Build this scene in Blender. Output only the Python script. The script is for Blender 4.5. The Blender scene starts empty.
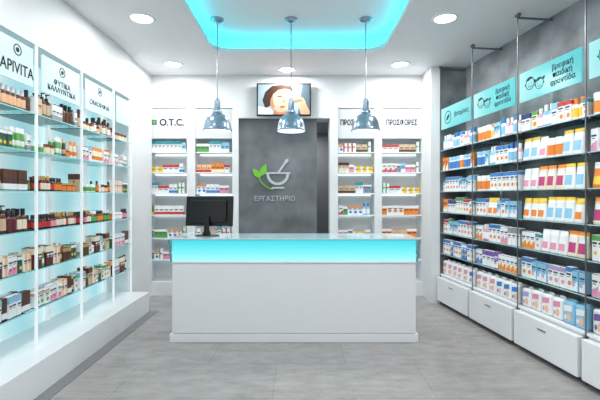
import bpy, bmesh, math, random
from mathutils import Matrix, Vector
random.seed(11)
SC=bpy.context.scene
COL=SC.collection
def lin(c):
    return tuple(((v/255)/12.92 if v/255<=.04045 else ((v/255+.055)/1.055)**2.4) for v in c)
MC={}
def pmat(name,c,rough=.5,metal=0,e=None,es=0,bump=0,spec=.5):
    if name in MC: return MC[name]
    m=bpy.data.materials.new(name); m.use_nodes=True
    b=m.node_tree.nodes['Principled BSDF']
    b.inputs['Base Color'].default_value=(*lin(c),1)
    b.inputs['Roughness'].default_value=rough
    b.inputs['Metallic'].default_value=metal
    b.inputs['Specular IOR Level'].default_value=spec
    if e:
        b.inputs['Emission Color'].default_value=(*lin(e),1); b.inputs['Emission Strength'].default_value=es
    MC[name]=m; return m
def noisemat(name,c1,c2,scale,rough,stretch=(1,1,1),detail=6,bump=.05):
    m=pmat(name,c1,rough); nt=m.node_tree; N=nt.nodes; L=nt.links; b=N['Principled BSDF']
    tc=N.new('ShaderNodeTexCoord'); mp=N.new('ShaderNodeMapping'); mp.inputs['Scale'].default_value=stretch
    n=N.new('ShaderNodeTexNoise'); n.inputs['Scale'].default_value=scale; n.inputs['Detail'].default_value=detail
    r=N.new('ShaderNodeValToRGB'); r.color_ramp.elements[0].position=.35; r.color_ramp.elements[1].position=.66
    r.color_ramp.elements[0].color=(*lin(c1),1); r.color_ramp.elements[1].color=(*lin(c2),1)
    L.new(tc.outputs['Object'],mp.inputs['Vector']); L.new(mp.outputs[0],n.inputs['Vector'])
    L.new(n.outputs['Fac'],r.inputs[0]); L.new(r.outputs[0],b.inputs['Base Color'])
    if bump:
        bp=N.new('ShaderNodeBump'); bp.inputs['Strength'].default_value=bump; L.new(n.outputs['Fac'],bp.inputs['Height']); L.new(bp.outputs[0],b.inputs['Normal'])
    return m
def gradmat(name,stops,axis,rough,es,base=(40,150,160)):
    # glowing panel: light falloff painted as an emission gradient along generated axis
    m=pmat(name,base,rough,e=stops[0][1],es=es); nt=m.node_tree; N=nt.nodes; L=nt.links; b=N['Principled BSDF']
    tc=N.new('ShaderNodeTexCoord'); sp=N.new('ShaderNodeSeparateXYZ'); r=N.new('ShaderNodeValToRGB')
    while len(r.color_ramp.elements)<len(stops): r.color_ramp.elements.new(.5)
    for k,(p,c) in enumerate(stops): r.color_ramp.elements[k].position=p
    for k,(p,c) in enumerate(stops): r.color_ramp.elements[k].color=(*lin(c),1)
    L.new(tc.outputs['Generated'],sp.inputs[0]); L.new(sp.outputs[axis],r.inputs[0]); L.new(r.outputs[0],b.inputs['Emission Color'])
    return m
def glassmat(name,tint,gl=.12):
    m=bpy.data.materials.new(name); m.use_nodes=True; nt=m.node_tree; N=nt.nodes; L=nt.links
    N.remove(N['Principled BSDF']); out=N['Material Output']
    t=N.new('ShaderNodeBsdfTransparent'); t.inputs[0].default_value=(*tint,1)
    g=N.new('ShaderNodeBsdfGlossy'); g.inputs['Roughness'].default_value=.03; g.inputs[0].default_value=(.9,1,1,1)
    fr=N.new('ShaderNodeFresnel'); fr.inputs[0].default_value=1.25
    mx=N.new('ShaderNodeMixShader'); L.new(fr.outputs[0],mx.inputs[0]); L.new(t.outputs[0],mx.inputs[1]); L.new(g.outputs[0],mx.inputs[2]); L.new(mx.outputs[0],out.inputs[0])
    return m
def floormat():
    m=pmat('floor_tiles',(150,150,152),.22); nt=m.node_tree; N=nt.nodes; L=nt.links; b=N['Principled BSDF']
    tc=N.new('ShaderNodeTexCoord'); 
    br=N.new('ShaderNodeTexBrick'); br.offset=.5; br.inputs['Scale'].default_value=1
    br.inputs['Brick Width'].default_value=1.2; br.inputs['Row Height'].default_value=.6
    br.inputs['Mortar Size'].default_value=.0025; br.inputs['Mortar Smooth'].default_value=.3
    br.inputs['Color1'].default_value=(*lin((165,162,160)),1); br.inputs['Color2'].default_value=(*lin((157,155,153)),1); br.inputs['Mortar'].default_value=(*lin((134,132,131)),1)
    mp=N.new('ShaderNodeMapping'); mp.inputs['Scale'].default_value=(1,1,1); mp.inputs['Location'].default_value=(.2,.1,0)
    mp2=N.new('ShaderNodeMapping'); mp2.inputs['Scale'].default_value=(1,2.4,1)
    n=N.new('ShaderNodeTexNoise'); n.inputs['Scale'].default_value=4.2; n.inputs['Detail'].default_value=9; n.inputs['Roughness'].default_value=.72
    r=N.new('ShaderNodeValToRGB'); r.color_ramp.elements[0].position=.32; r.color_ramp.elements[1].position=.68
    r.color_ramp.elements[0].color=(.72,.72,.73,1); r.color_ramp.elements[1].color=(1.08,1.08,1.08,1)
    mx=N.new('ShaderNodeMix'); mx.data_type='RGBA'; mx.blend_type='MULTIPLY'; mx.inputs[0].default_value=1
    L.new(tc.outputs['Object'],mp.inputs[0]); L.new(mp.outputs[0],br.inputs[0]); L.new(tc.outputs['Object'],mp2.inputs[0]); L.new(mp2.outputs[0],n.inputs[0])
    L.new(n.outputs['Fac'],r.inputs[0]); L.new(br.outputs['Color'],mx.inputs[6]); L.new(r.outputs[0],mx.inputs[7]); L.new(mx.outputs[2],b.inputs['Base Color'])
    return m
# ---------- palette
P=dict(white=(238,240,242),cream=(236,226,202),blue=(60,130,200),lightblue=(140,195,225),navy=(38,60,120),red=(200,52,50),orange=(235,135,50),yellow=(240,200,70),
 green=(90,165,80),darkgreen=(40,95,65),pink=(230,150,175),magenta=(190,60,120),purple=(125,90,170),lilac=(180,160,210),brown=(88,50,34),amber=(130,70,32),
 black=(34,32,34),beige=(205,180,150),grey=(150,155,160),teal=(50,150,160),peach=(240,190,150),maroon=(95,38,42),gold=(190,150,80))
def cm(n,rough=.45): return pmat('print_'+n+('_gloss' if rough<.3 else ''),P[n],rough)
M_white=pmat('white_paint',(227,229,231),.55)
M_lac=pmat('white_lacquer',(233,235,238),.22)
M_ceil=pmat('ceiling_paint',(230,231,233),.7)
M_chrome=pmat('chrome',(158,178,194),.24,.85)
M_steel=pmat('brushed_steel',(135,139,143),.35,1)
M_black=pmat('black_plastic',(18,19,21),.3)
M_dark=pmat('dark_print',(55,62,70),.6)
M_green=pmat('leaf_green',(110,190,50),.4)
M_logo=pmat('logo_silver',(186,191,195),.4)
M_conc=noisemat('grey_plaster',(104,107,112),(160,163,167),2.4,.5)
M_conc2=noisemat('dark_plaster',(88,91,95),(122,125,129),2.6,.5)
M_glass=glassmat('clear_glass',(.98,.995,.995)); 
M_edge=pmat('glass_edge',(140,200,202),.15,e=(120,205,212),es=.25)
M_cyan=gradmat('cyan_light',[(0,(190,248,250)),(.45,(128,236,241)),(1,(62,206,220))],'Z',.25,.82)
M_led=pmat('led_strip',(60,220,235),.3,e=(28,216,234),es=11)
M_back=gradmat('backlit_acrylic',[(0,(240,252,254)),(.2,(196,240,246)),(.5,(150,220,232)),(.8,(196,240,246)),(1,(240,252,254))],'X',.4,.55,(180,205,210))
M_upl=pmat('upright_added_glow',(225,230,232),.3,e=(235,245,248),es=.32)  # white lacquer posts, emission added to lift them out of shade
M_head=pmat('lit_header',(185,205,208),.35,e=(205,232,236),es=.28)
M_sign=gradmat('lit_sign',[(0,(205,250,248)),(.35,(125,228,226)),(1,(75,195,200))],'X',.2,.62,(60,120,125))
M_lens=pmat('lamp_lens',(255,255,255),.3,e=(255,255,255),es=6)
M_bulb=pmat('bulb',(255,255,255),.3,e=(235,250,255),es=2.2)
# ---------- mesh helpers
def addbox(bm,x0,x1,y0,y1,z0,z1,mi=0,r=0,seg=2):
    t=bmesh.new(); bmesh.ops.create_cube(t,size=1)
    for v in t.verts: v.co=Vector(((x0+x1)/2+v.co.x*(x1-x0),(y0+y1)/2+v.co.y*(y1-y0),(z0+z1)/2+v.co.z*(z1-z0)))
    if r>0: bmesh.ops.bevel(t,geom=t.edges[:],offset=r,segments=seg,affect='EDGES',profile=.5)
    for f in t.faces: f.material_index=mi
    me=bpy.data.meshes.new('t'); t.to_mesh(me); t.free(); bm.from_mesh(me); bpy.data.meshes.remove(me)
def loft(bm,rings,mi=0,cap0=True,cap1=True,mif=None):
    vs=[[bm.verts.new(p) for p in r] for r in rings]; n=len(rings[0])
    for a in range(len(vs)-1):
        for i in range(n):
            f=bm.faces.new((vs[a][i],vs[a][(i+1)%n],vs[a+1][(i+1)%n],vs[a+1][i])); 
            f.material_index=mi[a] if isinstance(mi,list) else mi
            if mif:
                k=mif(f.calc_center_median())
                if k is not None: f.material_index=k
    if cap0: bm.faces.new(vs[0][::-1]).material_index=mi[0] if isinstance(mi,list) else mi
    if cap1: bm.faces.new(vs[-1]).material_index=mi[-1] if isinstance(mi,list) else mi
def ring(hw,hd,z,n=20,p=2,cx=0,cy=0):
    o=[]
    for i in range(n):
        a=2*math.pi*i/n; c,s=math.cos(a),math.sin(a)
        o.append((cx+hw*math.copysign(abs(c)**(2/p),c),cy+hd*math.copysign(abs(s)**(2/p),s),z))
    return o
def lathe(bm,prof,n=20,mi=0,cx=0,cy=0,cap0=True,cap1=True):
    loft(bm,[ring(r,r,z,n,2,cx,cy) for r,z in prof],mi,cap0,cap1)
def mesh(name,bm,mats,smooth=False,ang=38):
    me=bpy.data.meshes.new(name); bm.to_mesh(me); bm.free()
    for m in mats: me.materials.append(m)
    if smooth:
        for p in me.polygons: p.use_smooth=True
        me.set_sharp_from_angle(angle=math.radians(ang))
    return me
def obj(name,me,parent=None,M=None,label=None,cat=None,group=None,kind=None):
    o=bpy.data.objects.new(name,me); COL.objects.link(o)
    if parent: o.parent=parent
    if M is not None: o.matrix_basis=M
    if label: o['label']=label
    if cat: o['category']=cat
    if group: o['group']=group
    if kind: o['kind']=kind
    return o
def boxmesh(name,boxes,mats,r=0):
    bm=bmesh.new()
    for b in boxes: addbox(bm,*b[:6],b[6] if len(b)>6 else 0,r)
    return mesh(name,bm,mats)
def T(x,y,z): return Matrix.Translation((x,y,z))
def Rz(a): return Matrix.Rotation(a,4,'Z')
def poly(bm,pts,y0,y1,mi=0):
    a=[bm.verts.new((p[0],y0,p[1])) for p in pts]; b=[bm.verts.new((p[0],y1,p[1])) for p in pts]; n=len(pts)
    f=bm.faces.new(a); f.material_index=mi; g=bm.faces.new(b[::-1]); g.material_index=mi
    for i in range(n):
        h=bm.faces.new((a[i],b[i],b[(i+1)%n],a[(i+1)%n])); h.material_index=mi
def ell(cx,cz,rx,rz,n=24,a0=0,a1=2*math.pi,rot=0):
    o=[]; full=abs(a1-a0-2*math.pi)<1e-6
    for i in range(n if full else n+1):
        a=a0+(a1-a0)*i/n; x,z=rx*math.cos(a),rz*math.sin(a)
        o.append((cx+x*math.cos(rot)-z*math.sin(rot),cz+x*math.sin(rot)+z*math.cos(rot)))
    return o
def arc(cx,cz,r0,r1,a0,a1,n=20):
    o=[(cx+r1*math.cos(a0+(a1-a0)*i/n),cz+r1*math.sin(a0+(a1-a0)*i/n)) for i in range(n+1)]
    return o+[(cx+r0*math.cos(a1-(a1-a0)*i/n),cz+r0*math.sin(a1-(a1-a0)*i/n)) for i in range(n+1)]
def textmesh(body,width,mat,extr=.001,height=None,bold=.0):
    cu=bpy.data.curves.new('txt','FONT'); cu.body=body; cu.size=1; cu.extrude=0; cu.align_x='CENTER'; cu.align_y='CENTER'; cu.offset=bold
    cu.space_line=.95
    o=bpy.data.objects.new('txt',cu); COL.objects.link(o)
    dg=bpy.context.evaluated_depsgraph_get(); me=bpy.data.meshes.new_from_object(o.evaluated_get(dg)); bpy.data.objects.remove(o); bpy.data.curves.remove(cu)
    xs=[v.co.x for v in me.vertices] or [0,1]; ys=[v.co.y for v in me.vertices] or [0,1]
    cx=(min(xs)+max(xs))/2; cy=(min(ys)+max(ys))/2; s=width/(max(xs)-min(xs)); 
    sy=s if not height else height/(max(ys)-min(ys))
    for v in me.vertices: v.co=Vector(((v.co.x-cx)*s,0,(v.co.y-cy)*sy))
    bm=bmesh.new(); bm.from_mesh(me); bmesh.ops.recalc_face_normals(bm,faces=bm.faces)
    r=bmesh.ops.extrude_face_region(bm,geom=bm.faces[:]); 
    for v in [g for g in r['geom'] if isinstance(g,bmesh.types.BMVert)]: v.co.y-=extr*2
    bm.to_mesh(me); bm.free(); me.materials.clear(); me.materials.append(mat)
    return me
# =====================  SETTING
CZ=3.25
def struct(name,me): return obj(name,me,kind='structure')
struct('floor',boxmesh('floor',[(-3,3.4,-1.5,7.6,-.1,0)],[floormat()]))
HX0,HX1,HY0,HY1=-1.07,1.02,.9,4.94
def rr(x0,x1,y0,y1,r,z,n=8):
    o=[]
    for cx,cy,a in ((x1-r,y1-r,0),(x0+r,y1-r,90),(x0+r,y0+r,180),(x1-r,y0+r,270)):
        for i in range(n+1):
            t=math.radians(a+90*i/n); o.append((cx+r*math.cos(t),cy+r*math.sin(t),z))
    return o
bm=bmesh.new()
outer=[bm.verts.new(p) for p in ((-3,-1.5,CZ),(3.4,-1.5,CZ),(3.4,6.6,CZ),(-3,6.6,CZ))]
inner=[bm.verts.new(p) for p in rr(HX0,HX1,HY0,HY1,.22,CZ)]
ed=[bm.edges.new((outer[i],outer[(i+1)%4])) for i in range(4)]+[bm.edges.new((inner[i],inner[(i+1)%len(inner)])) for i in range(len(inner))]
bmesh.ops.triangle_fill(bm,edges=ed,use_beauty=True)
loft(bm,[rr(HX0,HX1,HY0,HY1,.22,CZ),rr(HX0,HX1,HY0,HY1,.22,CZ+.05),rr(HX0-.13,HX1+.13,HY0-.13,HY1+.13,.3,CZ+.05),rr(HX0-.13,HX1+.13,HY0-.13,HY1+.13,.3,CZ+.21)],0,False,True)
struct('ceiling',mesh('ceiling',bm,[M_ceil]))
bm=bmesh.new()
loft(bm,[rr(HX0-.03,HX1+.03,HY0-.03,HY1+.03,.24,CZ+.052),rr(HX0-.03,HX1+.03,HY0-.03,HY1+.03,.24,CZ+.066),rr(HX0-.05,HX1+.05,HY0-.05,HY1+.05,.25,CZ+.066),rr(HX0-.05,HX1+.05,HY0-.05,HY1+.05,.25,CZ+.052)],0,False,False)
obj('led_strip',mesh('led_strip',bm,[M_led]),label='cyan led strip hidden in the ceiling cove',cat='light strip')
yb=5.9
cols=[(-2.75,-2.24),(-1.67,-1.55),(-1.0,-.91),(.44,.56),(1.10,1.21),(1.80,2.8)]
B=[(a,b,yb,yb+.35,0,2.77) for a,b in cols]
B+=[(-2.75,2.8,yb,yb+.35,2.77,CZ),(-.91,.44,yb,yb+.35,2.62,2.77)]
N4=[(-2.24,-1.67),(-1.55,-1.0),(.56,1.10),(1.21,1.80)]
for a,b in N4: B+=[(a,b,yb+.30,yb+.35,.2,2.77),(a,b,yb,yb+.35,0,.2)]
struct('wall_back',boxmesh('wall_back',B,[M_white]))
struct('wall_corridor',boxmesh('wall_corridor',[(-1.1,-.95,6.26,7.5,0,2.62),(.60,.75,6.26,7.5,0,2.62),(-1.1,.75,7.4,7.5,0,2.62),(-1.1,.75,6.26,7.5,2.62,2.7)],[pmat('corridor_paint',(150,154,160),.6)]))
struct('wall_panel',boxmesh('wall_panel',[(-.91,.25,5.96,6.06,0,2.62)],[M_conc2]))
EP=5.10
struct('trim_1',boxmesh('trim_1',[(-2.6,-2.185,EP,5.9,0,CZ)],[M_white]))
struct('trim_2',boxmesh('trim_2',[(1.80,1.93,5.5,5.9,0,CZ)],[M_white]))
ML=Matrix(((0,-1,0,-2.15),(1,0,0,0),(0,0,1,0),(0,0,0,1)))
o=struct('wall_left',boxmesh('wall_left',[(-1.5,EP,0,.5,2.70,CZ),(-1.5,EP,.38,.5,0,2.70),(-1.5,1.9,0,.38,0,2.70)],[M_white])); o.matrix_basis=ML
PH=.25
o=struct('trim_3',boxmesh('trim_3',[(1.9,EP,-.23,.38,0,PH)],[M_lac],.004)); o.matrix_basis=ML
o=struct('floor_strip_left',boxmesh('floor_strip_left',[(1.9,EP,-.34,-.232,0,.004)],[pmat('dark_floor_strip',(118,119,122),.3)])); o.matrix_basis=ML  # thin darker strip lying flat on the floor along the plinth
dx=Vector((.125,-1,0)).normalized(); dy=Vector((1,.125,0)).normalized()
MR=Matrix(((dx.x,dy.x,0,1.925),(dx.y,dy.y,0,5.5),(0,0,1,0),(0,0,0,1)))
o=struct('wall_right',boxmesh('wall_right',[(-.3,7,.38,.5,0,CZ),(-.06,-.01,.0,.38,0,CZ)],[M_conc])); o.matrix_basis=MR
# =====================  LIGHT FIXTURES
def downlight(x,y,pw=18,z=CZ):
    bm=bmesh.new(); lathe(bm,[(.13,z-.001),(.125,z-.012),(.105,z-.012),(.10,z-.004)],28,0,cap0=False,cap1=False)
    e=obj('ceiling_downlight',mesh('downlight_rim',bm,[M_lac],True),M=T(x,y,0),label='round white recessed downlight in the ceiling, switched on',cat='ceiling light',group='recessed ceiling downlights')
    bm=bmesh.new(); lathe(bm,[(.104,z-.003),(.104,z-.006)],28)
    obj('lens',mesh('lens',bm,[M_lens]),e)
    l=bpy.data.lights.new('downlight','AREA'); l.shape='DISK'; l.size=.2; l.energy=pw; l.color=(1,.99,.97)
    lo=bpy.data.objects.new('lamp_light',l); COL.objects.link(lo); lo.parent=e; lo.location=(0,0,z-.02)
for x,y in ((-1.58,4.0),(-1.71,5.39),(-.18,5.62),(1.35,5.39),(1.45,4.0)): downlight(x,y,15 if x<-1 else 18)
downlight(-1.55,2.2,17); downlight(1.45,2.2,30)
for x,y in ((-1.0,.3),(1.0,.3)): downlight(x,y,29)
downlight(0,6.9,8,2.62)  # unseen lamp added to lighten the corridor behind the panel
ZT=CZ+.21
def pendant(x,y):
    e=obj('pendant_lamp',None,M=T(x,y,ZT),label='chrome bell-shaped pendant lamp hanging over the counter',cat='pendant lamp',group='chrome pendant lamps over the counter')
    e.empty_display_size=.1
    bm=bmesh.new(); lathe(bm,[(.075,0),(.075,-.015),(.055,-.035),(.012,-.045)][::-1],24); obj('canopy',mesh('canopy',bm,[M_chrome],True),e)
    z0=2.56-ZT
    bm=bmesh.new(); lathe(bm,[(.0055,z0),(.0055,-.04)],8); obj('cord',mesh('cord',bm,[M_steel],True),e)
    bm=bmesh.new(); lathe(bm,[(.034,-.13),(.036,-.12),(.036,-.02),(.024,-.012),(.024,0),(.010,.012)],20); obj('socket',mesh('socket',bm,[M_chrome],True),e,T(0,0,z0))
    bm=bmesh.new()
    pr=[(.162,2.200),(.164,2.212),(.158,2.22),(.155,2.235)]
    for k in range(1,11):
        a=math.radians(9*k*.86); pr.append((.152*math.cos(a)**.8,2.235+.165*math.sin(a)))
    pr+=[(.055,2.405),(.053,2.43),(.036,2.44)]
    pi=[(r-.005,z-.003) for r,z in pr]
    loft(bm,[ring(r,r,z-ZT,64) for r,z in pi[::-1]]+[ring(r,r,z-ZT,64) for r,z in pr],0,True,True)
    bmesh.ops.recalc_face_normals(bm,faces=bm.faces)
    obj('lamp_shade',mesh('lamp_shade',bm,[M_chrome],True,50),e)
    bm=bmesh.new(); lathe(bm,[(.120,2.199),(.150,2.204),(.150,2.212)],48); obj('diffuser',mesh('diffuser',bm,[M_bulb],True),e,T(0,0,-ZT),label='glowing white glass diffuser')
for x in (-.93,-.10,.74): pendant(x,4.5)
# =====================  COUNTER
ce=obj('reception_counter',None,M=T(-.06,4.27,0),label='long white lacquered pharmacy counter with a glowing cyan glass band',cat='counter')
def cpart(n,boxes,mats,r=0,lab=None): return obj(n,boxmesh(n,boxes,mats,r),ce,label=lab)
cpart('body',[(-1.225,1.225,-.25,.26,.09,.795)],[M_lac],.004)
cpart('plinth',[(-1.248,1.248,-.258,.28,0,.085)],[M_lac],.004)
cpart('ledge',[(-1.235,1.235,-.262,.27,.797,.812)],[M_lac],.003)
cpart('light_panel',[(-1.222,1.222,-.262,.262,.814,1.028)],[M_cyan],.002,'glowing cyan translucent glass band')
for sx in (-1,1):
    for yy in (-.27,.262):
        bm=bmesh.new(); poly(bm,[(sx*1.222,.812),(sx*1.238,.812),(sx*1.262,1.029),(sx*1.240,1.029)],yy,yy+.01)
        obj('corner_frame',mesh('corner_frame',bm,[pmat('teal_glass_edge',(70,150,160),.2)]),ce)
bm=bmesh.new(); addbox(bm,-1.265,1.265,-.275,.285,1.03,1.044,0,.003); obj('countertop',mesh('countertop',bm,[pmat('glass_top',(178,208,213),.06)]),ce,label='pale glass countertop')
mo=obj('computer_monitor',None,M=T(-.99,4.33,1.044)@Rz(math.radians(-8)),label='black flat computer monitor standing on the counter, seen from behind',cat='monitor')
obj('housing',boxmesh('housing',[(-.265,.265,-.012,.02,.10,.425),(-.20,.20,-.045,-.01,.14,.38)],[M_black],.008),mo,Matrix.Rotation(math.radians(-6),4,'X'))
obj('screen',boxmesh('screen',[(-.25,.25,.021,.023,.115,.41)],[pmat('screen_off',(30,45,60),.1,e=(40,60,80),es=.3)]),mo,Matrix.Rotation(math.radians(-6),4,'X'))
bm=bmesh.new(); loft(bm,[ring(.05,.018,.012,20,3),ring(.03,.014,.06,20,3),ring(.028,.014,.2,20,3)]); obj('stand_neck',mesh('stand_neck',bm,[M_black],True),mo,T(0,-.055,0))
bm=bmesh.new(); loft(bm,[ring(.13,.09,0,28,2.6),ring(.13,.09,.008,28,2.6),ring(.05,.03,.016,28,2.6)]); obj('stand_base',mesh('stand_base',bm,[M_black],True),mo,T(0,-.03,0))
# =====================  TV
te=obj('wall_television',None,M=T(-.235,5.9,2.88),label='black flat television on the wall showing a woman cleaning her face',cat='television')
obj('bracket',boxmesh('bracket',[(-.1,.1,-.05,-.0,-.1,.1)],[M_black]),te)
obj('housing',boxmesh('tv_housing',[(-.395,.395,-.09,-.05,-.245,.23)],[M_black],.006),te)
bm=bmesh.new(); sk,sk2,hr,tw,bg,lp,bg2,sk3=1,2,3,4,0,5,6,7
y0=-.091
def flat(pts,layer,mi): poly(bm,pts,y0-.0006*layer,y0-.0006*(layer-1),mi)
flat([(-.375,-.225),(.375,-.225),(.375,.21),(-.375,.21)],1,bg)
flat([(.20,-.225),(.375,-.225),(.375,.21),(.27,.21)],2,bg2)
flat([(-.27,.10),(-.17,.19),(-.02,.207),(.10,.19),(.14,.12),(.0,.1),(-.12,.04),(-.20,-.10),(-.27,-.14),(-.31,-.02)],3,hr)
flat([(-.375,-.225),(-.12,-.225),(-.20,-.14),(-.30,-.12),(-.375,-.10)],4,tw)
flat([(-.16,-.225),(.14,-.225),(.10,-.12),(-.12,-.10)],4,sk2)
flat([(-.20,-.08),(-.19,.0),(-.15,.07),(-.08,.125),(.02,.145),(.09,.13),(.13,.08),(.14,.0),(.11,-.08),(.05,-.16),(-.01,-.195),(-.09,-.19),(-.16,-.14)],5,sk)
flat([(-.20,-.08),(-.19,.0),(-.15,.07),(-.155,-.02),(-.13,-.12),(-.16,-.14)],6,sk2)
flat(ell(-.0,.10,.05,.022,12,rot=-.1),6,sk3); flat(ell(-.09,-.03,.03,.026,12),6,sk3)
flat(ell(-.06,.035,.042,.010,12,rot=-.1),7,hr) 
flat(ell(-.065,.072,.050,.007,12,rot=.1),7,hr)
flat(ell(-.02,-.115,.040,.014,12,rot=.05),7,lp)
flat([(.01,.03),(.02,-.05),(-.02,-.055)],7,sk2)
flat(ell(.085,.035,.045,.03,16,rot=.5),8,tw)
for k in range(4): flat(ell(.15+.014*k,.07-.032*k,.08,.0155,12,rot=.45-.12*k),9+k,(sk,sk3,sk,sk2)[k])
flat(ell(.25,-.04,.08,.058,18,rot=-.9),8,sk)
flat([(.20,-.08),(.31,-.05),(.375,-.18),(.375,-.225),(.25,-.225)],7,sk)
def emi(n,c): return pmat(n,c,.3,e=c,es=.22)
obj('screen_picture',mesh('screen_picture',bm,[emi('scr_bg',(140,160,172)),emi('scr_skin',(205,152,124)),emi('scr_skin2',(165,108,82)),emi('scr_hair',(55,32,24)),emi('scr_towel',(205,212,218)),emi('scr_lip',(165,65,68)),emi('scr_bg2',(80,95,105)),emi('scr_skin3',(220,176,152))]),te,label='picture of a woman wiping her face beside her eye')
# =====================  LOGO
le=obj('wall_logo',None,M=T(-.385,5.96,1.745),label='silver mortar and pestle emblem with green leaves on the dark wall',cat='logo')
u=.0135
bm=bmesh.new()
poly(bm,arc(4*u,4*u,9.6*u,12.5*u,math.pi,2*math.pi,24),-.012,0)
poly(bm,[(-10*u,4*u),(18*u,4*u),(18*u,5.8*u),(-10*u,5.8*u)],-.014,0)
poly(bm,[(-2*u,-10.4*u),(10*u,-10.4*u),(12*u,-12.2*u),(-4*u,-12.2*u)],-.012,0)
poly(bm,[(3*u,5*u),(5.6*u,5*u),(14.4*u,17*u),(12.4*u,18.4*u)],-.012,0); poly(bm,ell(13.7*u,18.2*u,2.6*u,1.7*u,16,rot=.9),-.014,0)
obj('mortar',mesh('mortar',bm,[M_logo]),le)
bm=bmesh.new()
poly(bm,arc(2*u,6*u,18.8*u,19.9*u,math.radians(198),math.radians(262),20),-.012,0)
obj('stem',mesh('stem',bm,[M_green]),le)
def leaf(bm,x,z,L,w,a):
    pts=[]
    for i in range(13): t=i/12; pts.append((L*t,w*math.sin(math.pi*t**.8)))
    for i in range(1,12): t=1-i/12; pts.append((L*t,-w*math.sin(math.pi*t**.8)))
    poly(bm,[(x+p*math.cos(a)-q*math.sin(a),z+p*math.sin(a)+q*math.cos(a)) for p,q in pts],-.014,-.001)
for x,z,L,w,a in ((-15,0,13,3.4,2.3),(-14,2,14,3.6,1.2)):
    bm=bmesh.new(); leaf(bm,x*u,z*u,L*u,w*u,a); obj('leaf',mesh('leaf',bm,[M_green]),le)
obj('lettering',textmesh('ΕΡΓΑΣΤΗΡΙΟ',.60,M_logo,.004,.075,.0),le,T(.01,-.001,-.31))
# =====================  PRODUCT TEMPLATES
def carton(name,w,d,h,base,acc,style,where,cat='box',acc2=None):
    bm=bmesh.new(); addbox(bm,-w/2,w/2,-d/2,d/2,0,h,0,.002,1)
    e=.0008
    if style==0: addbox(bm,-w/2-e,w/2+e,-d/2-e,d/2+e,h*.05,h*.32,1)
    elif style==1: addbox(bm,-w/2-e,w/2+e,-d/2-e,d/2+e,h*.68,h*.97,1)
    elif style==2: addbox(bm,-w/2-e,-w/2+w*.3,-d/2-e,d/2+e,h*.03,h*.97,1)
    elif style==3:
        poly(bm,ell(0,h*.42,w*.32,min(w*.32,h*.3),14),-d/2-e,-d/2,1)
    elif style==4:
        addbox(bm,-w/2-e,w/2+e,-d/2-e,d/2+e,h*.78,h*.97,1); poly(bm,ell(w*.1,h*.3,w*.3,min(w*.3,h*.2),12),-d/2-e,-d/2,3)
    elif style==5:
        poly(bm,[(-w*.48,h*.03),(w*.48,h*.03),(w*.48,h*.5),(-w*.48,h*.25)],-d/2-e,-d/2,1); poly(bm,ell(-w*.12,h*.3,w*.2,w*.2,12),-d/2-2*e,-d/2,3)
    zt=h*(.55 if style<3 else .68)
    addbox(bm,-w*.38,w*.36,-d/2-e*1.6,-d/2,zt-h*.04,zt+h*.04,2)
    addbox(bm,-w*.30,w*.20,-d/2-e*1.6,-d/2,zt-h*.13,zt-h*.10,2)
    addbox(bm,-w/2+.002,w/2-.002,-d/2-.0006,-d/2+.002,h-.004,h-.001,2)
    return dict(name=name,me=mesh(name,bm,[cm(base),cm(acc),M_dark if base not in('black','maroon','navy','purple','red','blue') else cm('white'),cm(acc2 or 'peach')]),w=w,d=d,h=h,ch=[],cat=cat,
      label=f'{base} and {acc} printed cardboard carton {where}')
def bottle(name,r,h,body,lab,cap,where,pump=False):
    bm=bmesh.new(); bh=h*.72
    lathe(bm,[(r*.9,0),(r,.004),(r,bh*.16),(r*1.015,bh*.161),(r*1.015,bh*.74),(r,bh*.741),(r,bh*.82),(r*.85,bh*.93),(r*.42,bh),(r*.42,bh+.008)],16,[0,0,0,1,0,0,0,0,0])
    for f in bm.faces:
        c=f.calc_center_median()
        if bh*.17<c.z<bh*.73: f.material_index=1
    me=mesh(name,bm,[cm(body,.2),cm(lab)],True)
    bm=bmesh.new(); z=bh+.008
    if pump:
        lathe(bm,[(r*.5,z-.008),(r*.5,z+.014),(r*.15,z+.016),(r*.15,h-.012),(r*.3,h-.01),(r*.3,h)],12)
        addbox(bm,-r*.12,r*.12,-r*.95,0,h-.010,h-.002)
    else: lathe(bm,[(r*.55,z-.008),(r*.56,h-.002),(r*.5,h)],14)
    return dict(name=name,me=me,w=2*r,d=2*r,h=h,ch=[('pump' if pump else 'cap',mesh('cap',bm,[cm(cap,.35)],True))],cat='bottle',label=f'{body} bottle with {lab} label and {cap} {"pump" if pump else "cap"} {where}')
def jar(name,r,h,body,lab,cap,where):
    bm=bmesh.new(); bh=h*.75
    lathe(bm,[(r*.93,0),(r,.005),(r,bh*.14),(r*1.012,bh*.141),(r*1.012,bh*.85),(r,bh*.851),(r*.95,bh)],18,[0,0,0,1,0,0])
    me=mesh(name,bm,[cm(body,.3),cm(lab)],True)
    bm=bmesh.new(); lathe(bm,[(r*1.03,bh),(r*1.03,h-.004),(r*.97,h)],18)
    return dict(name=name,me=me,w=2.1*r,d=2*r,h=h,ch=[('lid',mesh('lid',bm,[cm(cap,.35)],True))],cat='jar',label=f'{body} tub with {lab} label and {cap} lid {where}')
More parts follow.
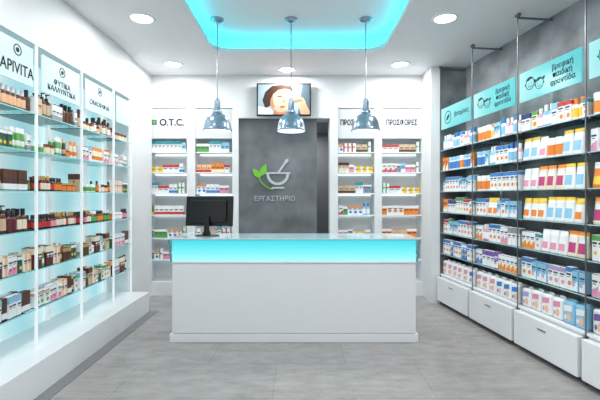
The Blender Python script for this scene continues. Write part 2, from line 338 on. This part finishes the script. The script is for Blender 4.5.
def tube(name,w,h,body,acc,cap,where):
    bm=bmesh.new(); z0=h*.16
    loft(bm,[ring(w*.36,w*.36,z0,16),ring(w*.42,w*.40,z0+.006,16),ring(w*.44,w*.34,h*.4,16),ring(w*.47,w*.2,h*.75,16),ring(w*.5,.004,h*.95,16),ring(w*.5,.003,h,16)],[0,0,1,0,0])
    me=mesh(name,bm,[cm(body,.3),cm(acc,.3)],True)
    bm=bmesh.new(); lathe(bm,[(w*.38,0),(w*.40,z0*.9),(w*.36,z0)],14)
    return dict(name=name,me=me,w=w,d=w*.8,h=h,ch=[('cap',mesh('cap',bm,[cm(cap,.35)],True))],cat='tube',label=f'{body} and {acc} squeeze tube standing {where}')
def pouch(name,w,d,h,body,acc,top,where):
    bm=bmesh.new()
    rs=[ring(w*.46,d*.42,0,24,3),ring(w*.49,d*.5,h*.06,24,3)]
    for t in (.15,.25,.35,.45,.55,.65,.75,.85): rs.append(ring(w*.5*(1-.05*math.sin(math.pi*t)),d*.5*(1-t)**.6+.002,h*t,24,3-t))
    rs+= [ring(w*.5,.003,h*.92,24,2),ring(w*.5,.002,h,24,2)]
    def mf(c):
        if c.z>h*.8: return 2
        if c.y<0 and abs(c.x)<w*.36 and h*.14<c.z<h*.50: return 1
        if c.y<0 and abs(c.x)<w*.4 and h*.6<c.z<h*.7: return 3
    loft(bm,rs,0,mif=mf)
    return dict(name=name,me=mesh(name,bm,[cm(body,.3),cm(acc,.3),cm(top,.3),cm('white')],True),w=w,d=d,h=h,ch=[],cat='pouch',label=f'{body} foil pouch with {acc} picture {where}')
def pack(name,w,d,h,body,acc,where):
    bm=bmesh.new(); addbox(bm,-w/2,w/2,-d/2,d/2,0,h*.92,0,min(w,d)*.18,3)
    loft(bm,[ring(w*.2,.004,h*.9,12),ring(w*.3,.003,h*.96,12),ring(w*.22,.003,h,12)],0)
    poly(bm,[(-w*.34,h*.5),(w*.34,h*.56),(w*.34,h*.8),(-w*.34,h*.74)],-d/2-.001,-d/2+.002,1)
    poly(bm,ell(w*.1,h*.3,w*.17,h*.17,14),-d/2-.002,-d/2,2); poly(bm,ell(-w*.2,h*.27,w*.09,h*.1,14),-d/2-.002,-d/2,1)
    return dict(name=name,me=mesh(name,bm,[cm(body,.3),cm(acc),cm('peach')],True),w=w,d=d,h=h,ch=[],cat='pack',label=f'{body} plastic-wrapped soft pack with {acc} print {where}')
def place(t,M,group):
    o=obj(t['name'],t['me'],None,M,t['label'],t['cat'],group)
    for n,me in t['ch']: obj(n,me,o)
def fill(F,s0,s1,dep,z,tpls,group,run=(2,5),gap=.006,rows=1,jit=.05):
    s=s0; t=random.choice(tpls); k=random.randint(*run)
    while True:
        if s+t['w']>s1:
            t=min(tpls,key=lambda q:q['w'])
            if s+t['w']>s1: break
        for r in range(rows):
            if r and s+t['w']+.03>s1: continue
            place(t,F@T(s+t['w']/2+r*.012,dep+t['d']/2+r*(t['d']+.02)+random.uniform(0,.012),z)@Rz(random.uniform(-jit,jit)),group)
        s+=t['w']+gap+random.uniform(0,.003); k-=1
        if k<=0:
            t=random.choice(tpls); k=random.randint(*run)
# =====================  BACK NICHES
NZ=[2.12,1.82,1.51,1.19,.85,.53]
pw='in recessed wall shelves'
tN=[carton('medicine_box',w,d,h,b,a,st,pw,acc2=a2) for w,d,h,b,a,st,a2 in (
 (.06,.05,.14,'white','blue',0,'red'),(.08,.05,.11,'white','red',1,'red'),(.05,.05,.16,'white','green',2,'red'),(.07,.05,.13,'white','orange',4,'blue'),(.09,.06,.09,'yellow','white',2,'red'),
 (.06,.05,.15,'lightblue','white',0,'red'),(.07,.05,.14,'white','magenta',5,'yellow'),(.055,.05,.17,'white','teal',1,'red'),(.08,.05,.12,'beige','brown',0,'red'),(.06,.05,.14,'white','red',2,'red'),(.07,.05,.12,'pink','white',1,'red'),(.06,.05,.13,'green','white',1,'red'),(.06,.05,.12,'white','navy',4,'lightblue'),(.05,.05,.15,'cream','maroon',1,'red'),(.06,.05,.13,'grey','white',4,'blue'))]
tN2=[bottle('medicine_bottle',.025,.16,'white','blue','white',pw),bottle('medicine_bottle',.026,.14,'amber','white','black',pw),bottle('medicine_bottle',.027,.17,'lightblue','white','blue',pw)]
tNo=[carton('medicine_box',w,d,h,b,a,st,pw) for w,d,h,b,a,st in ((.07,.05,.14,'orange','white',1),(.06,.05,.14,'orange','cream',0),(.07,.05,.12,'peach','red',0),(.08,.05,.14,'white','orange',3))]
tNg=[carton('medicine_box',w,d,h,b,a,st,pw) for w,d,h,b,a,st in ((.07,.05,.14,'white','green',1),(.06,.05,.14,'green','yellow',0),(.07,.05,.14,'white','red',0))]
blk=pmat('black_print',(30,34,40),.7,spec=.1)
gry=pmat('grey_print',(52,66,74),.7,spec=.1)
M_bar=pmat('added_bar_glow',(240,245,248),.3,e=(225,245,250),es=2.2)  # glowing bars added to brighten the niches
for i,(a,b) in enumerate(N4):
    hd=['O.T.C.','','ΠΡΟΣΦΟΡΕΣ','ΠΡΟΣΦΟΡΕΣ'][i]
    e=obj('recessed_shelf_unit',None,M=T((a+b)/2,yb,.2),label='white recessed wall shelf unit'+(f' with header reading {hd}' if hd else ' with blank header'),cat='shelf unit',group='recessed shelf units in the back wall')
    hw=(b-a)/2-.002
    obj('header_panel',boxmesh('header',[(-hw,hw,.015,.04,2.12,2.565)],[pmat('header_white',(210,214,218),.5)],.002),e)
    for z in NZ:
        obj('shelf',boxmesh('shelf',[(-hw,hw,.02,.295,z-.2-.016,z-.2)],[M_lac],.002),e)
        obj('added_light_bar',boxmesh('added_light_bar',[(-hw+.01,hw-.01,.275,.292,z-.2-.026,z-.2-.017)],[M_bar]),e,label='added slim white light strip under the shelf')
    obj('added_light_bar',boxmesh('added_light_bar',[(-hw+.01,hw-.01,.045,.06,2.125,2.14)],[M_bar]),e,label='added slim white light strip behind the header')
    if hd:
        obj('lettering',textmesh(hd,.36 if i==0 else .46,blk,.0015,.10 if i==0 else .09,.02),e,T(.06 if i==0 else 0,.014,2.36))
    if i==0:
        obj('emblem',boxmesh('emblem',[(-.235,-.165,.011,.0145,2.325,2.395,0),(-.225,-.175,.009,.0105,2.335,2.385,1)],[blk,cm('green')]),e)
    for k,z in enumerate(NZ):
        if i in(1,2) and z<.8: continue
        tp=tN
        if i in(0,) and k==3: tp=tNg
        if i==3 and k in(3,4): tp=tNo
        if i==2 and k in (0,3): tp=tN+tN2
        if i==1 and k==1: tp=tNo+tN[:3]
        fill(T(0,0,0),a+.012,b-.012,yb+.04,z+.0005,tp,'medicine packages on the recessed wall shelves',(1,3),.002)
# =====================  LEFT WALL UNITS
LZ=[2.14,1.83,1.51,1.19,.87,.55]
lb=[1.93,2.60,3.27,3.945,4.62,EP-.005]
heads={1:'APIVITA',2:'ΦΥΤΙΚΑ\nΚΑΛΛΥΝΤΙΚΑ',3:'ΟΜΟΡΦΙΑ',0:'ΦΡΟΝΤΙΔΑ'}
for i in range(5):
    s0,s1=lb[i]+.004,lb[i+1]-.004; W=s1-s0
    e=obj('display_shelf_unit',None,M=ML@T((s0+s1)/2,0,PH),label='backlit glass display shelf unit with '+('header reading '+heads[i].replace('\n',' ') if i in heads else 'blank pale header'),cat='shelf unit',group='backlit glass shelf units')
    h=W/2; zt=2.695-PH
    obj('back_panel',boxmesh('back_panel',[(-h,h,.35,.375,.002,zt)],[M_back]),e,label='glowing pale cyan acrylic back panel')
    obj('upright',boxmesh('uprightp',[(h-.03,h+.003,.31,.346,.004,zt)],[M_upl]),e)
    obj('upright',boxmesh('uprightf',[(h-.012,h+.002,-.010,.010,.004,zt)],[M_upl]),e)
    for z in LZ:
        z=z-PH
        obj('shelf',boxmesh('shelf',[(-h,h-.013,.0,.34,z-.006,z),(-h,h-.013,-.006,-.0002,z-.008,z+.001,1)],[M_glass,M_edge]),e)
    obj('header_panel',boxmesh('hdr',[(-h+.05,h-.05,-.006,.004,2.34-PH,2.65-PH)],[M_head],.002),e)
    if i in heads:
        tm=textmesh(heads[i],.36 if i==1 else W*.62,gry if i!=1 else blk,.001,.085 if i==1 else (.11 if i==2 else .05),.0); sh=.10 if i==1 else 0
        obj('lettering',tm,e,T(sh,-.007,2.44-PH))
        bm=bmesh.new(); poly(bm,arc(0,0,.036,.043,0,2*math.pi-.001,24),-.002,0); poly(bm,ell(0,0,.018,.018,14),-.002,0); obj('emblem',mesh('emblem',bm,[gry]),e,T(sh,-.007,2.58-PH))
wl='on a glass shelf'
G='skincare products on the backlit shelves'
amb=[bottle('bottle',r,h,b,l,c,wl) for r,h,b,l,c in ((.028,.18,'brown','cream','black'),(.026,.16,'amber','white','black'),(.030,.19,'maroon','beige','brown'),(.025,.16,'brown','peach','white'),(.028,.18,'brown','brown','black'),(.026,.17,'maroon','maroon','black'))]
amb+=[bottle('bottle',.030,.21,'brown','beige','black',wl,True)]
lit=[bottle('bottle',r,h,b,l,c,wl) for r,h,b,l,c in ((.020,.12,'amber','orange','black'),(.02,.12,'brown','green','white'),(.022,.13,'maroon','cream','gold'),(.02,.12,'black','red','black'),(.022,.12,'maroon','pink','black'))]
jars=[jar('cream_jar',r,h,b,l,c,wl) for r,h,b,l,c in ((.034,.085,'orange','cream','brown'),(.032,.08,'amber','peach','black'),(.033,.08,'white','green','white'),(.033,.08,'brown','orange','gold'),(.032,.08,'pink','white','white'))]
tub=[tube('cream_tube',w,h,b,l,c,wl) for w,h,b,l,c in ((.05,.17,'white','green','green'),(.05,.16,'orange','cream','white'),(.048,.17,'beige','brown','brown'),(.05,.16,'white','pink','magenta'))]
car=[carton('skincare_carton',w,d,h,b,a,st,wl,acc2=a2) for w,d,h,b,a,st,a2 in ((.045,.05,.17,'cream','orange',1,'red'),(.05,.05,.15,'white','green',4,'orange'),(.045,.05,.18,'beige','brown',1,'red'),(.055,.05,.14,'white','pink',5,'magenta'),(.05,.05,.16,'brown','white',0,'red'),(.045,.05,.17,'maroon','cream',1,'red'),(.05,.05,.15,'peach','white',2,'red'),(.06,.06,.12,'white','beige',4,'green'),(.045,.05,.13,'darkgreen','white',4,'yellow'),(.055,.05,.12,'brown','gold',1,'red'),(.045,.05,.16,'white','lightblue',1,'red'),(.05,.05,.14,'white','grey',0,'red'))]
rowsL={0:[amb,amb+car[5:],amb[:3]+jars[:2],jars+lit],1:[tub+car,jars+tub+lit,car+tub,car],2:[car[:5]+tub[:2]+lit,lit+jars,jars+car[:3]+lit,car],3:[amb,lit+amb[:2],lit+car[5:6],lit+jars],4:[car,car+tub,jars+car,car],5:[car+amb,tub+car+amb[:2],car+amb[:3],car+amb[:2]]}
for i in range(1,5):
    for k,z in enumerate(LZ):
        tp=rowsL[k][i-1]
        fill(ML,lb[i]+.010,lb[i+1]-.016,.02,z+.0015,tp,G,(1,3),.002,rows=2 if i<4 else 1)
# =====================  RIGHT WALL UNITS
RZ=[2.09,1.81,1.53,1.25,.97,.69]
kids='βρεφική\nπαιδική\nφροντίδα'
def face(bm,cx,cz,r,girl):
    poly(bm,arc(cx,cz,r*.90,r,0,2*math.pi-.001,26),-.002,0)
    for s in(-1,1): poly(bm,ell(cx+s*r*.33,cz-r*.02,r*.08,r*.08,8),-.002,0); poly(bm,ell(cx+s*r*1.08,cz-r*.05,r*.11,r*.15,8),-.002,0)
    poly(bm,arc(cx,cz-r*.1,r*.42,r*.50,math.pi*1.15,math.pi*1.85,10),-.002,0)
    poly(bm,ell(cx,cz,r*1.04,r*1.08,16,a0=math.radians(40),a1=math.radians(150))+[(cx-r*.3,cz+r*.5),(cx+r*.1,cz+r*.7)],-.003,0)
    if girl:
        for s in(-1,1): poly(bm,ell(cx+s*r*1.05,cz+r*.75,r*.34,r*.22,10,rot=s*.8),-.002,0)
M_draw=pmat('drawer_side',(195,198,202),.4); M_gedge=pmat('grey_glass_edge_glow',(165,192,194),.2,e=(150,190,192),es=.15)  # right shelf edges given slight emission to lighten them
for i in range(4):
    s0,s1=i*.8,(i+1)*.8; W=.796; h=W/2
    e=obj('baby_care_shelf_unit',None,M=MR@T((s0+s1)/2,0,0),label='glass shelf unit on steel posts with white drawer and sign',cat='shelf unit',group='glass shelf units with drawers')
    obj('post',boxmesh('post',[(-h-.001,-h+.008,-.004,.006,.002,CZ-.002)],[M_steel],.002),e)
    obj('bracket',boxmesh('bracket',[(-h-.003,-h+.011,.0,.376,CZ-.05,CZ-.03),(-h-.02,-h+.03,-.012,.02,CZ-.03,CZ-.004)],[M_steel],.002),e)
    obj('glass_panel',boxmesh('gp',[(-h+.001,-h+.009,.012,.360,.41,2.85)],[M_glass]),e)
    for z in RZ:
        obj('shelf',boxmesh('rshelf',[(-h+.012,h-.002,.005,.36,z-.006,z),(-h+.012,h-.002,.0,.0048,z-.0065,z+.001,1)],[M_glass,M_gedge]),e)
        for sx in (-h+.02,h-.04):
            bm=bmesh.new(); lathe(bm,[(.009,0),(.009,.012)],12); obj('shelf_clamp',mesh('clamp',bm,[M_steel],True),e,T(sx+.01,.012,z-.020))
    sz=2.51
    obj('sign_panel',boxmesh('sign',[(-h+.03,h-.03,.002,.014,2.37,2.65)],[M_sign],.003),e,label='glowing cyan-white sign panel')
    if i==0:
        obj('lettering',textmesh('βιταμίνες',.34,gry,.001,.08,0),e,T(.16,.001,sz))
        bm=bmesh.new(); poly(bm,arc(-.18,sz,.075,.085,0,2*math.pi-.001,26),-.002,0); poly(bm,ell(-.18,sz,.05,.022,16,rot=.7),-.002,0)
        obj('emblem',mesh('emblem',bm,[gry]),e,T(0,.001,0),label='round line emblem')
    else:
        obj('lettering',textmesh(kids,.27,gry,.001,.195,.002),e,T(.17,.001,sz))
        bm=bmesh.new(); face(bm,-.20,sz+.01,.058,False); face(bm,-.078,sz-.020,.051,True); obj('emblem',mesh('emblem',bm,[gry]),e,T(-.02,.001,0),label='line drawing of two children faces')
    obj('shelf',boxmesh('deck',[(-h+.012,h-.002,.0,.36,.385,.405)],[M_lac],.002),e)
    d=obj('drawer',boxmesh('drawer',[(-h+.03,h-.02,.004,.36,.035,.382)],[M_draw]),e)
    obj('drawer_front',boxmesh('dfront',[(-h+.022,h-.014,-.055,.002,.050,.368)],[M_lac],.006),d)
    obj('handle',boxmesh('handle',[(-.05,.05,-.060,-.0555,.285,.297)],[M_steel],.002),d,label='small brushed steel handle')
wr='on a glass shelf'
def cs(name,spec): return [carton(name,w,.06,h,b,a,st,wr,acc2=a2) for w,h,b,a,st,a2 in spec]
bx=cs('baby_food_box',((.065,.19,'white','blue',4,'orange'),(.06,.17,'lightblue','white',5,'pink'),(.065,.19,'white','lightblue',1,'red'),(.07,.17,'cream','green',4,'orange'),(.06,.18,'white','pink',5,'lilac'),(.065,.18,'white','red',4,'orange'),(.055,.2,'white','green',4,'yellow'),(.06,.17,'white','navy',1,'red'),(.05,.15,'white','teal',4,'pink'),(.055,.18,'white','grey',1,'red'),(.06,.16,'white','orange',5,'yellow')))
bxo=cs('baby_food_box',((.065,.18,'orange','white',5,'yellow'),(.07,.17,'yellow','orange',4,'white'),(.065,.18,'white','yellow',4,'orange'),(.065,.17,'peach','white',4,'red'),(.06,.19,'cream','orange',5,'green')))
bxp=cs('baby_care_box',((.065,.18,'purple','white',5,'pink'),(.07,.17,'white','purple',1,'purple'),(.06,.18,'blue','white',4,'yellow'),(.065,.16,'white','blue',5,'lilac'),(.065,.17,'white','lilac',4,'pink')))
jr=[jar('formula_tub',r,h,b,l,c,wr) for r,h,b,l,c in ((.042,.17,'white','orange','white'),(.042,.17,'white','blue','lightblue'),(.04,.16,'cream','pink','white'),(.042,.16,'white','green','white'))]
bt=[bottle('lotion_bottle',r,h,b,l,c,wr) for r,h,b,l,c in ((.030,.2,'white','lightblue','blue'),(.028,.18,'pink','white','white'),(.03,.2,'lightblue','white','white'),(.028,.18,'white','yellow','orange'))]
po=[pouch('food_pouch',w,.08,h,b,a,c,wr) for w,h,b,a,c in ((.095,.20,'orange','yellow','white'),(.10,.21,'yellow','orange','white'),(.095,.20,'white','orange','yellow'),(.095,.20,'white','pink','white'),(.10,.21,'cream','magenta','orange'),(.10,.21,'white','lightblue','yellow'))]
pk=[pack('wipes_pack',w,.12,h,b,a,wr) for w,h,b,a in ((.12,.19,'white','lilac'),(.13,.21,'lilac','white'),(.12,.2,'white','blue'),(.12,.2,'white','pink'),(.12,.21,'white','purple'),(.12,.2,'lightblue','white'))]
rowsR={0:[bx[:2]+bt,bx[:2]+bt+jr[:2],bt+bx,bt+jr+bx[3:5]],1:[bxo[:2]+jr,jr+bx[:3]+bt,jr[:1]+po[2:4]+po[5:],po[2:4]+bx+bt],2:[bx[:3]+bx[8:],jr+bx[:2],po,po],3:[bx[5:]+bxo[:1],bx[:2]+po[2:3]+bxo[:2],po,po],4:[bx[5:7]+bx[:2],bx+bt[:2],po[3:6]+bx[2:4]+bx[8:],bxo[:3]+bx+po[3:4]],5:[bxp[1:3]+bx[:1],bxp+bx[8:],bxp[3:]+bx[:2]+bxo[2:3],bxp+bx[3:5]],6:[pk[2:4],pk,pk,pk]}
for i in range(4):
    for k,z in enumerate(RZ+[.405]):
        g={0:'baby care products on the top glass shelf'}.get(k,'baby care products on the glass shelves')
        last=(k==6)
        fill(MR,i*.8+.018,(i+1)*.8-.008,.03,z+.0015,rowsR[k][i],g,(1,3),.007 if last else .003,jit=.015 if last else .04)
# =====================  WORLD + CAMERA
w=bpy.data.worlds.new('World'); SC.world=w; w.use_nodes=True
w.node_tree.nodes['Background'].inputs[0].default_value=(.96,.98,1,1); w.node_tree.nodes['Background'].inputs[1].default_value=.74
cam=bpy.data.cameras.new('Camera'); cam.lens=24; cam.sensor_width=36; cam.shift_y=-4/600
co=bpy.data.objects.new('Camera',cam); COL.objects.link(co); co.location=(0,0,1.47); co.rotation_euler=(math.radians(90),0,0); SC.camera=co
SC.view_settings.view_transform='Standard'
